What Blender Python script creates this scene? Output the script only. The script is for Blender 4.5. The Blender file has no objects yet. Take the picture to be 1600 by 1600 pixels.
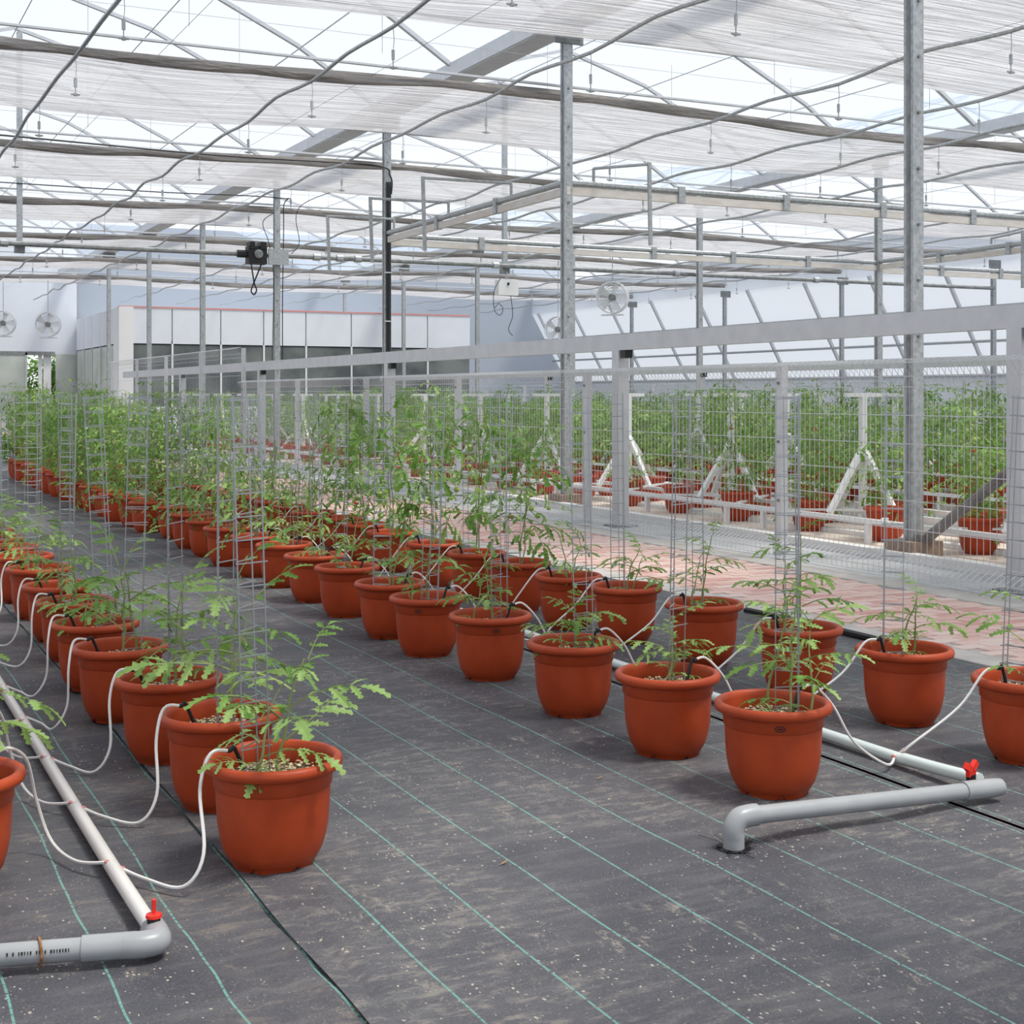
import bpy, math, random
from mathutils import Vector, Matrix, Euler, noise
R = random.Random(7)
S = bpy.context.scene
COL = S.collection
PI = math.pi

# ------------------------------------------------------------------ camera, sky, sun, exposure
F = 2180.0; HC = 1.40; HOR = 617.0; VPX = -280.0
TH = math.atan((800 - VPX) / F); CT, ST = math.cos(TH), math.sin(TH)
cam = bpy.data.cameras.new('camera'); camo = bpy.data.objects.new('camera', cam); COL.objects.link(camo)
cam.sensor_width = 36; cam.lens = 36 * F / 1600; cam.shift_y = -(800 - HOR) / 1600
cam.clip_start = .05; cam.clip_end = 400
camo.location = (0, 0, HC); camo.rotation_euler = (PI / 2, 0, -TH)
S.camera = camo
W = bpy.data.worlds.new('sky'); S.world = W; W.use_nodes = True
wn = W.node_tree.nodes; wl = W.node_tree.links
bg = wn['Background']
tc = wn.new('ShaderNodeTexCoord'); sp = wn.new('ShaderNodeSeparateXYZ'); rp = wn.new('ShaderNodeValToRGB')
wl.new(tc.outputs['Generated'], sp.inputs[0]); wl.new(sp.outputs['Z'], rp.inputs[0]); wl.new(rp.outputs[0], bg.inputs[0])
rp.color_ramp.elements[0].position = 0.0; rp.color_ramp.elements[0].color = (.97, .98, 1, 1)
rp.color_ramp.elements[1].position = 1.0; rp.color_ramp.elements[1].color = (.78, .88, 1, 1)
bg.inputs[1].default_value = 1.0
sun = bpy.data.lights.new('sun', 'SUN'); so = bpy.data.objects.new('sun', sun); COL.objects.link(so)
sun.energy = 4.2; sun.angle = math.radians(14); sun.color = (1, .96, .88)
so.rotation_euler = (math.radians(16), math.radians(20), 0)
so.location = (10, 10, 30)
S.view_settings.view_transform = 'Standard'; S.view_settings.look = 'None'
S.view_settings.exposure = 0.22; S.view_settings.gamma = 1; S.view_settings.use_curve_mapping = False
S.cycles.max_bounces = 7; S.cycles.diffuse_bounces = 3; S.cycles.glossy_bounces = 2
S.cycles.transmission_bounces = 4; S.cycles.transparent_max_bounces = 14
S.cycles.caustics_reflective = False; S.cycles.caustics_refractive = False
S.cycles.use_denoising = True

def at(u, v, z=0.0):                                    # world point at height z seen in that direction
    D = F * (HC - z) / (v - HOR); xc = (u - 800) / F * D
    return (xc * CT + D * ST, D * CT - xc * ST)

# ------------------------------------------------------------------ materials
MAT = {}
def mat(name, col, rough=.6, metal=0, spec=.5, noise_amt=0, noise_scale=20, col2=None, bump=0, bscale=200,
        trans=0, stretch=None, subs=0, detail=4):
    m = bpy.data.materials.new(name); m.use_nodes = True; n = m.node_tree.nodes; l = m.node_tree.links
    b = n['Principled BSDF']
    b.inputs['Base Color'].default_value = (*col, 1); b.inputs['Roughness'].default_value = rough
    b.inputs['Metallic'].default_value = metal; b.inputs['Specular IOR Level'].default_value = spec
    co = n.new('ShaderNodeTexCoord'); src = co.outputs['Object']
    if stretch:
        mp = n.new('ShaderNodeMapping'); mp.inputs['Scale'].default_value = stretch
        l.new(src, mp.inputs[0]); src = mp.outputs[0]
    if col2:
        t = n.new('ShaderNodeTexNoise'); t.inputs['Scale'].default_value = noise_scale; t.inputs['Detail'].default_value = detail
        l.new(src, t.inputs['Vector'])
        r = n.new('ShaderNodeValToRGB'); r.color_ramp.elements[0].position = .35; r.color_ramp.elements[1].position = .65
        r.color_ramp.elements[0].color = (*col, 1); r.color_ramp.elements[1].color = (*col2, 1)
        l.new(t.outputs[0], r.inputs[0]); l.new(r.outputs[0], b.inputs['Base Color'])
    if bump:
        t2 = n.new('ShaderNodeTexNoise'); t2.inputs['Scale'].default_value = bscale; l.new(src, t2.inputs['Vector'])
        bp = n.new('ShaderNodeBump'); bp.inputs['Strength'].default_value = bump; bp.inputs['Distance'].default_value = .01
        l.new(t2.outputs[0], bp.inputs['Height']); l.new(bp.outputs[0], b.inputs['Normal'])
    if trans:
        tl = n.new('ShaderNodeBsdfTranslucent'); tl.inputs[0].default_value = (*[min(1, c * 1.3) for c in col], 1)
        if col2: l.new(r.outputs[0], tl.inputs[0])
        mx = n.new('ShaderNodeMixShader'); mx.inputs[0].default_value = trans
        l.new(b.outputs[0], mx.inputs[1]); l.new(tl.outputs[0], mx.inputs[2]); l.new(mx.outputs[0], n['Material Output'].inputs[0])
    MAT[name] = m; return m

mat('terracotta', (.41, .052, .012), .45, spec=.35, col2=(.49, .068, .017), noise_scale=9, bump=.05, bscale=300)
mat('perlite', (.88, .80, .60), .9, col2=(.55, .42, .24), noise_scale=60)
mat('soil', (.10, .055, .03), .95, col2=(.30, .22, .13), noise_scale=70, bump=.5)
mat('leaf', (.13, .29, .045), .5, col2=(.25, .44, .09), noise_scale=14, trans=.38)
mat('leaf_pale', (.24, .42, .10), .5, col2=(.40, .58, .18), noise_scale=14, trans=.38)
mat('leaf_dark', (.12, .25, .05), .5, col2=(.26, .42, .11), noise_scale=9, trans=.3)
mat('stem', (.22, .33, .10), .6, col2=(.30, .30, .13), noise_scale=20)
mat('tomato_green', (.45, .60, .14), .3)
mat('tomato_red', (.7, .07, .03), .3)
mat('wire', (.42, .44, .46), .38, .75)
mat('fence_wire', (.66, .68, .70), .42, .35)
mat('galvanised', (.36, .38, .39), .45, .45, col2=(.52, .54, .55), noise_scale=28, detail=6)
mat('galvanised_dark', (.20, .21, .21), .55, .3, col2=(.32, .33, .33), noise_scale=10)
mat('aluminium', (.60, .61, .63), .45, .25, col2=(.66, .67, .69), noise_scale=6)
mat('white_paint', (.82, .82, .82), .5)
mat('panel_white', (.74, .77, .82), .5, col2=(.78, .81, .86), noise_scale=1)
mat('rusty_white', (.74, .71, .67), .6, col2=(.66, .60, .54), noise_scale=5, stretch=(1, 1, 4))
mat('rust', (.22, .09, .03), .9, col2=(.42, .2, .08), noise_scale=40)
mat('pvc_grey', (.36, .37, .38), .35, col2=(.40, .41, .42), noise_scale=8)
mat('pvc_white', (.80, .78, .74), .3)
mat('pvc_mint', (.74, .82, .79), .3)
mat('hose_white', (.85, .83, .80), .4)
mat('fitting_pink', (.72, .30, .28), .5)
mat('black', (.012, .012, .014), .5)
mat('red_plastic', (.85, .03, .015), .35)
mat('concrete', (.48, .455, .42), .85, col2=(.60, .57, .53), noise_scale=5, bump=.2, bscale=80)
mat('concrete_white', (.80, .79, .77), .8, col2=(.72, .70, .68), noise_scale=4)
mat('beige_slab', (.78, .66, .56), .85, col2=(.70, .62, .54), noise_scale=3)
mat('floor_grey', (.36, .36, .37), .7, col2=(.46, .46, .46), noise_scale=2)
mat('footing', (.34, .25, .19), .9, col2=(.24, .17, .13), noise_scale=12, bump=.6, bscale=30)
for i, (a, b_) in enumerate([((.68, .42, .36), (.74, .50, .44)), ((.73, .50, .44), (.78, .58, .51)), ((.62, .33, .28), (.68, .40, .35)), ((.75, .58, .52), (.79, .63, .57))]):
    mat('brick%d' % i, a, .85, col2=b_, noise_scale=10)
mat('ground_black', (.012, .012, .014), .9)
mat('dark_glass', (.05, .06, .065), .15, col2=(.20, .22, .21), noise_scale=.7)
mat('pale_pane', (.42, .47, .42), .25, col2=(.60, .63, .58), noise_scale=.9)
mat('brace_brown', (.17, .15, .14), .7, col2=(.25, .23, .22), noise_scale=12)
mat('fan_white', (.88, .90, .92), .4)
mat('leaf_litter', (.35, .22, .12), .8)
mat('mat_lip', (.03, .03, .035), .7)
mat('hill', (.10, .2, .05), .9, col2=(.25, .42, .12), noise_scale=3)

def film_mat(name, col, tfac, streak=0, glow=.5):
    m = bpy.data.materials.new(name); m.use_nodes = True; n = m.node_tree.nodes; l = m.node_tree.links
    n.remove(n['Principled BSDF']); out = n['Material Output']
    d = n.new('ShaderNodeBsdfDiffuse'); t = n.new('ShaderNodeBsdfTranslucent'); tr = n.new('ShaderNodeBsdfTransparent')
    d.inputs[0].default_value = (*col, 1); t.inputs[0].default_value = (*col, 1)
    m1 = n.new('ShaderNodeMixShader'); m1.inputs[0].default_value = glow
    m2 = n.new('ShaderNodeMixShader'); m2.inputs[0].default_value = tfac
    l.new(d.outputs[0], m1.inputs[1]); l.new(t.outputs[0], m1.inputs[2]); l.new(m1.outputs[0], m2.inputs[1]); l.new(tr.outputs[0], m2.inputs[2])
    l.new(m2.outputs[0], out.inputs[0])
    if streak:
        co = n.new('ShaderNodeTexCoord'); mp = n.new('ShaderNodeMapping'); mp.inputs['Scale'].default_value = (.3, 7, 1)
        tb = n.new('ShaderNodeTexNoise'); tb.inputs['Scale'].default_value = 2.6; tb.inputs['Detail'].default_value = 6; l.new(mp.outputs[0], tb.inputs[0])
        bp = n.new('ShaderNodeBump'); bp.inputs['Strength'].default_value = 1.0; bp.inputs['Distance'].default_value = .35; l.new(tb.outputs[0], bp.inputs['Height'])
        l.new(bp.outputs[0], d.inputs['Normal']); l.new(bp.outputs[0], t.inputs['Normal'])
        cr = n.new('ShaderNodeValToRGB'); cr.color_ramp.elements[0].position = .38; cr.color_ramp.elements[1].position = .6
        cr.color_ramp.elements[0].color = (*[c * .72 for c in col], 1); cr.color_ramp.elements[1].color = (*[min(1, c * 1.12) for c in col], 1)
        l.new(tb.outputs[0], cr.inputs[0]); l.new(cr.outputs[0], d.inputs[0]); l.new(cr.outputs[0], t.inputs[0])
        l.new(co.outputs['Object'], mp.inputs[0])
        tx = n.new('ShaderNodeTexNoise'); tx.inputs['Scale'].default_value = 2.2; tx.inputs['Detail'].default_value = 5; l.new(mp.outputs[0], tx.inputs[0])
        t3 = n.new('ShaderNodeTexNoise'); t3.inputs['Scale'].default_value = 45; t3.inputs['Detail'].default_value = 2; l.new(co.outputs['Object'], t3.inputs[0])
        ad = n.new('ShaderNodeMath'); ad.operation = 'ADD'; l.new(tx.outputs[0], ad.inputs[0])
        ml = n.new('ShaderNodeMath'); ml.operation = 'MULTIPLY'; ml.inputs[1].default_value = .6; l.new(t3.outputs[0], ml.inputs[0]); l.new(ml.outputs[0], ad.inputs[1])
        mr = n.new('ShaderNodeMapRange'); mr.inputs['From Min'].default_value = .5; mr.inputs['From Max'].default_value = 1.1
        mr.inputs['To Min'].default_value = max(0, tfac - streak); mr.inputs['To Max'].default_value = tfac + streak
        l.new(ad.outputs[0], mr.inputs[0]); l.new(mr.outputs[0], m2.inputs[0])
    MAT[name] = m
film_mat('roof_film', (.68, .77, .90), .60, glow=.40)
film_mat('wall_film', (.60, .64, .70), .06, glow=.45)
film_mat('screen_cloth', (.82, .785, .78), .14, streak=.16, glow=.66)
film_mat('screen_bunch', (.60, .56, .53), .03, streak=.03, glow=.42)
film_mat('fan_grille', (.9, .92, .94), .35)

def weed_mat(name, off, spc, wob, warm):
    m = bpy.data.materials.new(name); m.use_nodes = True; n = m.node_tree.nodes; l = m.node_tree.links
    b = n['Principled BSDF']; co = n.new('ShaderNodeTexCoord')
    def N(t, **k):
        x = n.new(t)
        for a, v in k.items(): setattr(x, a, v)
        return x
    def math_(op, a, b2=None, b3=None):
        x = N('ShaderNodeMath', operation=op)
        for i, q in enumerate((a, b2, b3)):
            if q is None: continue
            if isinstance(q, (int, float)): x.inputs[i].default_value = q
            else: l.new(q, x.inputs[i])
        return x.outputs[0]
    def noise_(scale, detail, stretch=(1, 1, 1), rough=.5):
        mp = N('ShaderNodeMapping'); mp.inputs['Scale'].default_value = stretch; l.new(co.outputs['Object'], mp.inputs[0])
        t = N('ShaderNodeTexNoise'); t.inputs['Scale'].default_value = scale; t.inputs['Detail'].default_value = detail; t.inputs['Roughness'].default_value = rough
        l.new(mp.outputs[0], t.inputs[0]); return t.outputs[0]
    def ramp(src, p0, p1):
        r = N('ShaderNodeMapRange'); r.inputs['From Min'].default_value = p0; r.inputs['From Max'].default_value = p1; l.new(src, r.inputs[0]); return r.outputs[0]
    def mix(f, a, c):
        x = N('ShaderNodeMix', data_type='RGBA'); l.new(f, x.inputs['Factor'])
        for q, s in ((a, 'A'), (c, 'B')):
            sk = [i for i in x.inputs if i.name == s and i.type == 'RGBA'][0]
            if isinstance(q, tuple): sk.default_value = (*q, 1)
            else: l.new(q, sk)
        return [o for o in x.outputs if o.type == 'RGBA'][0]
    sx = N('ShaderNodeSeparateXYZ'); l.new(co.outputs['Object'], sx.inputs[0])
    c0 = mix(ramp(noise_(1.1, 6, (1, 1, 1), .65), .32, .68), (.060, .062, .080), (.135, .132, .148))
    c0 = mix(ramp(noise_(3.0, 6, (.7, 3.5, 1), .65), .5, .8), c0, (.20, .195, .20))
    fine = N('ShaderNodeTexNoise'); fine.inputs['Scale'].default_value = 150; fine.inputs['Detail'].default_value = 3; l.new(co.outputs['Object'], fine.inputs[0])
    c0 = mix(math_('MULTIPLY', ramp(fine.outputs[0], .55, .75), .5), c0, (.26, .255, .26))
    c0 = mix(math_('MULTIPLY', ramp(fine.outputs[0], .45, .28), .5), c0, (.03, .03, .04))
    # dusty smears and perlite crumbs lying on the cloth
    smear = math_('MULTIPLY', ramp(noise_(9, 6, (1, 2.6, 1), .75), .50, .66), ramp(noise_(1.1, 3), .42, .60))
    c0 = mix(math_('MULTIPLY', smear, .6), c0, warm)
    v = N('ShaderNodeTexVoronoi'); v.inputs['Scale'].default_value = 78
    dmap = N('ShaderNodeMapping'); dmap.inputs['Scale'].default_value = (1.0, .62, 1)
    dn = N('ShaderNodeTexNoise'); dn.inputs['Scale'].default_value = 60; l.new(co.outputs['Object'], dn.inputs[0])
    dm = N('ShaderNodeVectorMath', operation='MULTIPLY_ADD'); l.new(dn.outputs['Color'], dm.inputs[0]); dm.inputs[1].default_value = (.016, .016, 0); l.new(co.outputs['Object'], dm.inputs[2])
    l.new(dm.outputs[0], dmap.inputs[0]); l.new(dmap.outputs[0], v.inputs['Vector'])
    sv = N('ShaderNodeSeparateColor'); l.new(v.outputs['Color'], sv.inputs[0])
    crumbs = math_('MULTIPLY', math_('LESS_THAN', v.outputs['Distance'], math_('MULTIPLY', sv.outputs[1], .30)), math_('GREATER_THAN', sv.outputs[0], math_('SUBTRACT', 1.12, math_('MULTIPLY', ramp(noise_(1.6, 3), .35, .7), .62))))
    c0 = mix(crumbs, c0, (.62, .56, .47))
    v2 = N('ShaderNodeTexVoronoi'); v2.inputs['Scale'].default_value = 210; l.new(dmap.outputs[0], v2.inputs['Vector'])
    sv2 = N('ShaderNodeSeparateColor'); l.new(v2.outputs['Color'], sv2.inputs[0])
    cl = ramp(noise_(2.6, 5, (1, 1.2, 1), .7), .40, .68)
    cr2 = math_('MULTIPLY', math_('LESS_THAN', v2.outputs['Distance'], math_('MULTIPLY', sv2.outputs[1], .42)), math_('GREATER_THAN', sv2.outputs[0], math_('SUBTRACT', 1.06, math_('MULTIPLY', cl, .42))))
    c0 = mix(math_('MULTIPLY', cr2, .75), c0, (.50, .45, .38))
    scr = math_('MULTIPLY', ramp(noise_(7.5, 8, (1.8, .8, 1), .85), .56, .64), ramp(noise_(1.5, 3), .46, .58))
    c0 = mix(math_('MULTIPLY', scr, .8), c0, warm)
    # teal tracer threads
    wobn = math_('MULTIPLY', math_('SUBTRACT', noise_(1.2, 2, (.1, 1, 1)), .5), wob)
    t = math_('FRACT', math_('DIVIDE', math_('ADD', math_('SUBTRACT', math_('ADD', sx.outputs[0], wobn), off), spc * 40.5), spc))
    t = math_('ABSOLUTE', math_('SUBTRACT', t, .5))
    line = math_('LESS_THAN', t, .0032 / spc)
    dash = ramp(noise_(90, 1, (.2, 1, 1)), .32, .46)
    c0 = mix(math_('MULTIPLY', line, math_('MULTIPLY', dash, .85)), c0, (.22, .52, .44))
    l.new(c0, b.inputs['Base Color'])
    b.inputs['Roughness'].default_value = .52; b.inputs['Specular IOR Level'].default_value = .45
    wv = N('ShaderNodeTexWave', bands_direction='Y'); wv.inputs['Scale'].default_value = 110; l.new(co.outputs['Object'], wv.inputs[0])
    hb = math_('ADD', math_('MULTIPLY', wv.outputs[1], .12), math_('MULTIPLY', noise_(3.2, 5, (.35, 2.2, 1), .6), 2.0))
    bp = N('ShaderNodeBump'); bp.inputs['Strength'].default_value = .8; bp.inputs['Distance'].default_value = .018
    l.new(hb, bp.inputs['Height']); l.new(bp.outputs[0], b.inputs['Normal'])
    MAT[name] = m
weed_mat('mat_left', .389, .234, .035, (.40, .33, .26))
weed_mat('mat_mid', 1.325, .2635, .008, (.46, .41, .35))
weed_mat('mat_right', 3.78, .2635, .010, (.42, .38, .33))

# ------------------------------------------------------------------ mesh helpers
class MB:
    def __init__(s): s.v = []; s.f = []; s.mi = []; s.cur = 0
    def m(s, i): s.cur = i; return s
    def face(s, *ix): s.f.append(ix); s.mi.append(s.cur)
    def box(s, x0, y0, z0, x1, y1, z1):
        b = len(s.v)
        s.v += [(x0, y0, z0), (x1, y0, z0), (x1, y1, z0), (x0, y1, z0), (x0, y0, z1), (x1, y0, z1), (x1, y1, z1), (x0, y1, z1)]
        for q in ((0, 3, 2, 1), (4, 5, 6, 7), (0, 1, 5, 4), (1, 2, 6, 5), (2, 3, 7, 6), (3, 0, 4, 7)): s.face(*[b + i for i in q])
        return s
    def tube(s, pts, r, n=6, cap=True):
        pts = [Vector(p) for p in pts]; b = len(s.v); N = len(pts); up = None
        for i, p in enumerate(pts):
            d = (pts[min(i + 1, N - 1)] - pts[max(i - 1, 0)]).normalized()
            if up is None:
                up = Vector((0, 0, 1)) if abs(d.z) < .9 else Vector((1, 0, 0))
            a = d.cross(up).normalized(); c = a.cross(d).normalized(); up = c
            rr = r[i] if isinstance(r, (list, tuple)) else r
            for k in range(n):
                t = 2 * PI * k / n + PI / n
                s.v.append(tuple(p + a * math.cos(t) * rr + c * math.sin(t) * rr))
        for i in range(N - 1):
            for k in range(n):
                k2 = (k + 1) % n
                s.face(b + i * n + k, b + i * n + k2, b + (i + 1) * n + k2, b + (i + 1) * n + k)
        if cap:
            s.face(*[b + k for k in range(n)][::-1]); s.face(*[b + (N - 1) * n + k for k in range(n)])
        return s
    def bar(s, p, q, w, h, upv=(0, 0, 1)):            # rectangular bar between two points
        p = Vector(p); q = Vector(q); d = (q - p).normalized(); up = Vector(upv)
        if abs(d.dot(up)) > .95: up = Vector((0, 1, 0))
        a = d.cross(up).normalized(); c = a.cross(d).normalized(); b = len(s.v)
        for e in (p, q):
            for (i, j) in ((-1, -1), (1, -1), (1, 1), (-1, 1)): s.v.append(tuple(e + a * w / 2 * i + c * h / 2 * j))
        for k in range(4):
            k2 = (k + 1) % 4; s.face(b + k, b + k2, b + 4 + k2, b + 4 + k)
        s.face(b + 3, b + 2, b + 1, b); s.face(b + 4, b + 5, b + 6, b + 7)
        return s
    def lathe(s, prof, n=32, cx=0, cy=0, fn=None):
        b = len(s.v)
        for j, (r, z) in enumerate(prof):
            for k in range(n):
                t = 2 * PI * k / n; zz = z; rr = r
                if fn: rr, zz = fn(j, t, r, z)
                s.v.append((cx + rr * math.cos(t), cy + rr * math.sin(t), zz))
        for j in range(len(prof) - 1):
            for k in range(n):
                k2 = (k + 1) % n
                s.face(b + j * n + k, b + j * n + k2, b + (j + 1) * n + k2, b + (j + 1) * n + k)
        return s
    def blob(s, c, r, sq=1.0, rot=0):                  # small octahedron-based pebble
        b = len(s.v); cx, cy, cz = c
        for (x, y, z) in ((1, 0, 0), (0, 1, 0), (-1, 0, 0), (0, -1, 0), (0, 0, sq), (0, 0, -sq)):
            s.v.append((cx + r * (x * math.cos(rot) - y * math.sin(rot)), cy + r * (x * math.sin(rot) + y * math.cos(rot)), cz + r * z))
        for k in range(4):
            k2 = (k + 1) % 4; s.face(b + k, b + k2, b + 4); s.face(b + k2, b + k, b + 5)
        return s
    def ball(s, c, r, n=8, h=5):
        prof = [(max(1e-4, r * math.sin(PI * i / h)), c[2] - r * math.cos(PI * i / h)) for i in range(h + 1)]
        return s.lathe(prof, n, c[0], c[1])
    def mesh(s, name, mats, smooth=False):
        me = bpy.data.meshes.new(name); me.from_pydata(s.v, [], s.f)
        for q in (mats if isinstance(mats, (list, tuple)) else [mats]): me.materials.append(MAT[q])
        me.polygons.foreach_set('material_index', s.mi)
        me.polygons.foreach_set('use_smooth', [smooth] * len(s.f))
        if smooth:
            try: me.set_sharp_from_angle(angle=math.radians(42))
            except Exception: pass
        me.update(); return me
    def obj(s, name, mats, parent=None, smooth=False, **k): return inst(name, s.mesh(name, mats, smooth), parent, **k)

def inst(name, me, parent=None, loc=None, rot=None, scale=None):
    o = bpy.data.objects.new(name, me); COL.objects.link(o)
    if parent: o.parent = parent
    if loc: o.location = loc
    if rot: o.rotation_euler = rot
    if scale: o.scale = scale if isinstance(scale, (tuple, list)) else (scale,) * 3
    return o
def tag(o, label=None, cat=None, group=None, kind=None):
    if label: o['label'] = label
    if cat: o['category'] = cat
    if group: o['group'] = group
    if kind: o['kind'] = kind
    return o
def thing(name, label, cat, loc=(0, 0, 0), rz=0, group=None):
    o = bpy.data.objects.new(name, None); COL.objects.link(o); o.location = loc; o.rotation_euler = (0, 0, rz); o.empty_display_size = .1
    return tag(o, label, cat, group)
def struct(o): o['kind'] = 'structure'; return o
def catmull(P, k=6):
    P = [Vector(p) for p in P]; out = []
    Q = [P[0]] + P + [P[-1]]
    for i in range(1, len(Q) - 2):
        a, b, c, d = Q[i - 1], Q[i], Q[i + 1], Q[i + 2]
        for j in range(k):
            t = j / k
            out.append(.5 * ((2 * b) + (-a + c) * t + (2 * a - 5 * b + 4 * c - d) * t * t + (-a + 3 * b - 3 * c + d) * t ** 3))
    out.append(P[-1]); return out
ONES = ['', 'first', 'second', 'third', 'fourth', 'fifth', 'sixth', 'seventh', 'eighth', 'ninth', 'tenth', 'eleventh', 'twelfth', 'thirteenth', 'fourteenth', 'fifteenth', 'sixteenth', 'seventeenth', 'eighteenth', 'nineteenth']
def ordn(n):
    if n < 20: return ONES[n]
    t = ['', '', 'twent', 'thirt', 'fort', 'fift', 'sixt'][n // 10]
    return t + 'ieth' if n % 10 == 0 else t + 'y-' + ONES[n % 10]

# ------------------------------------------------------------------ setting: ground, mats, path, floor
LX = (-1.78, 8.36, 18.5, 28.6)                         # column lines
Y0, Y1 = -6.0, 55.4
struct(MB().box(-12.5, Y0 - 8, -.3, 40, Y1 + 25, -.03).obj('floor', 'ground_black'))

def mat_sheet(name, x0, x1, y0, y1, material, zoff, wrinkle, hx, dx=.03, ynear=8.0, lipl=0, lipr=0):
    xs = []; x = x0
    while x < x1 - 1e-6: xs.append(x); x += dx
    xs.append(x1)
    ys = []; y = y0
    while y < y1: ys.append(y); y += (.035 if y < ynear else .25 if y < 16 else 2.0)
    ys.append(y1)
    v = []; f = []
    for y in ys:
        for x in xs:
            w = wrinkle(x, y)
            e = .006 * noise.noise(Vector((x * 3, y * 1.4, 3)))
            z = zoff + w + (e if y < 16 else 0)
            if lipl and x - x0 < .03: z += lipl * (1 - (x - x0) / .03)
            if lipr and x1 - x < .03: z += lipr * (1 - (x1 - x) / .03)
            xe = x
            if x in (xs[0], xs[-1]): xe = x + .012 * noise.noise(Vector((y * 2.1, x, 1)))
            v.append((xe, y, z))
    nx = len(xs)
    for j in range(len(ys) - 1):
        for i in range(nx - 1):
            a = j * nx + i; f.append((a, a + 1, a + 1 + nx, a + nx))
    me = bpy.data.meshes.new(name); me.from_pydata(v, [], f); me.materials.append(MAT[material])
    me.polygons.foreach_set('use_smooth', [True] * len(f)); me.update()
    return struct(inst(name, me))
def wr_left(x, y):
    if y > 9: return 0
    a = math.exp(-((x - .95) / .45) ** 2) * math.exp(-((y - 3.1) / 1.1) ** 2)
    t = noise.noise(Vector(((x + .45 * (y - 3.1)) * 9, y * 1.2, 0)))
    t2 = noise.noise(Vector(((x) * 6, y * 2.0, 7)))
    return .022 * a * t + .009 * t2 * max(0, 1 - abs(y - 4) / 5)
def wr_mid(x, y):
    if y > 9: return 0
    a = math.exp(-((x - 1.25) / .16) ** 2) * math.exp(-((y - 3.3) / .8) ** 2)
    t = noise.noise(Vector((x * 24, (y + x) * 1.4, 0)))
    b = math.exp(-((x - 2.65) / .35) ** 2) * math.exp(-((y - 4.6) / 1.6) ** 2)
    t2 = noise.noise(Vector((x * 16, y * 1.3, 9)))
    return .022 * a * t + .010 * b * t2
mat_sheet('floor_weed_mat', -2.2, 1.13, 1.0, 56, 'mat_left', -.008, wr_left, None)
mat_sheet('floor_weed_mat', 1.091, 3.458, 1.0, 56, 'mat_mid', .001, wr_mid, None, lipl=.003)
mat_sheet('floor_weed_mat', 3.475, 5.40, 1.0, 56, 'mat_right', -.002, lambda x, y: 0, None, dx=.05, lipl=.004)
struct(MB().box(-12, Y0, -.03, 5.4, 1.0, -.008).obj('floor_near', 'mat_lip'))
struct(MB().box(-12, Y0, -.03, -2.2, 56, -.010).obj('floor_left', 'mat_lip'))
# brick path with kerbs
struct(MB().box(5.39, Y0, -.03, 5.60, 55.3, .006).obj('trim_1', 'concrete'))
struct(MB().box(6.96, Y0, -.03, 7.24, 55.3, .008).obj('trim_2', 'concrete'))
path = struct(MB().box(5.60, Y0, -.03, 6.96, 55.3, -.006).obj('floor_path', 'concrete'))
bm_ = [MB().box(-.098, -.048, -.02, .098, .048, 0).mesh('brick', 'brick%d' % i) for i in range(4)]
nb = 0; rest = MB(); y = 4.6
row = 0
while y < 55.2:
    for c in range(7):
        x = 5.62 + .098 + c * .201 - (.1 if row % 2 else 0)
        if x < 5.69: continue
        dz = R.uniform(-.003, .001); k = R.choice([0, 0, 1, 1, 1, 2, 3])
        if nb < 292:
            inst('brick', bm_[k], path, (x, y, dz + .004), (0, 0, R.uniform(-.01, .01))); nb += 1
        else: rest.m(k).box(x - .098, y - .048, -.02, x + .098, y + .048, .004 + dz)
    y += .101; row += 1
rb = rest.obj('brick_course', ['brick0', 'brick1', 'brick2', 'brick3'], path); rb['kind'] = 'stuff'
near = MB(); y = 1.0
while y < 4.55:
    for c in range(7):
        x = 5.718 + c * .201; near.box(x - .098, y - .048, -.02, x + .098, y + .048, .003)
    y += .101
nbk = near.obj('brick_course', 'brick1', path); nbk['kind'] = 'stuff'
struct(MB().box(7.24, Y0, -.03, 40, Y1, -.004).obj('floor_beyond_fence', 'floor_grey'))
# low white kerbs and beige slabs under the tomato benches
RX = (9.3, 12.35, 15.3)
for i, cx in enumerate(RX):
    sl = thing('growing_slab', ['pale beige growing slab nearest the mesh fence', 'pale beige growing slab under the middle tomato benches', 'pale beige growing slab under the farthest tomato benches'][i], 'slab', (cx, 0, 0), group='growing slabs beyond the fence')
    MB().box(-.95, 2.0, -.01, .95, 46, .03).obj('slab', 'beige_slab', sl)
    for sx in (-1.12, -.25, .55, 1.12):
        MB().box(sx - .05, 2.0, -.01, sx + .07, 46, .075).obj('kerb', 'concrete_white', sl)

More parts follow.
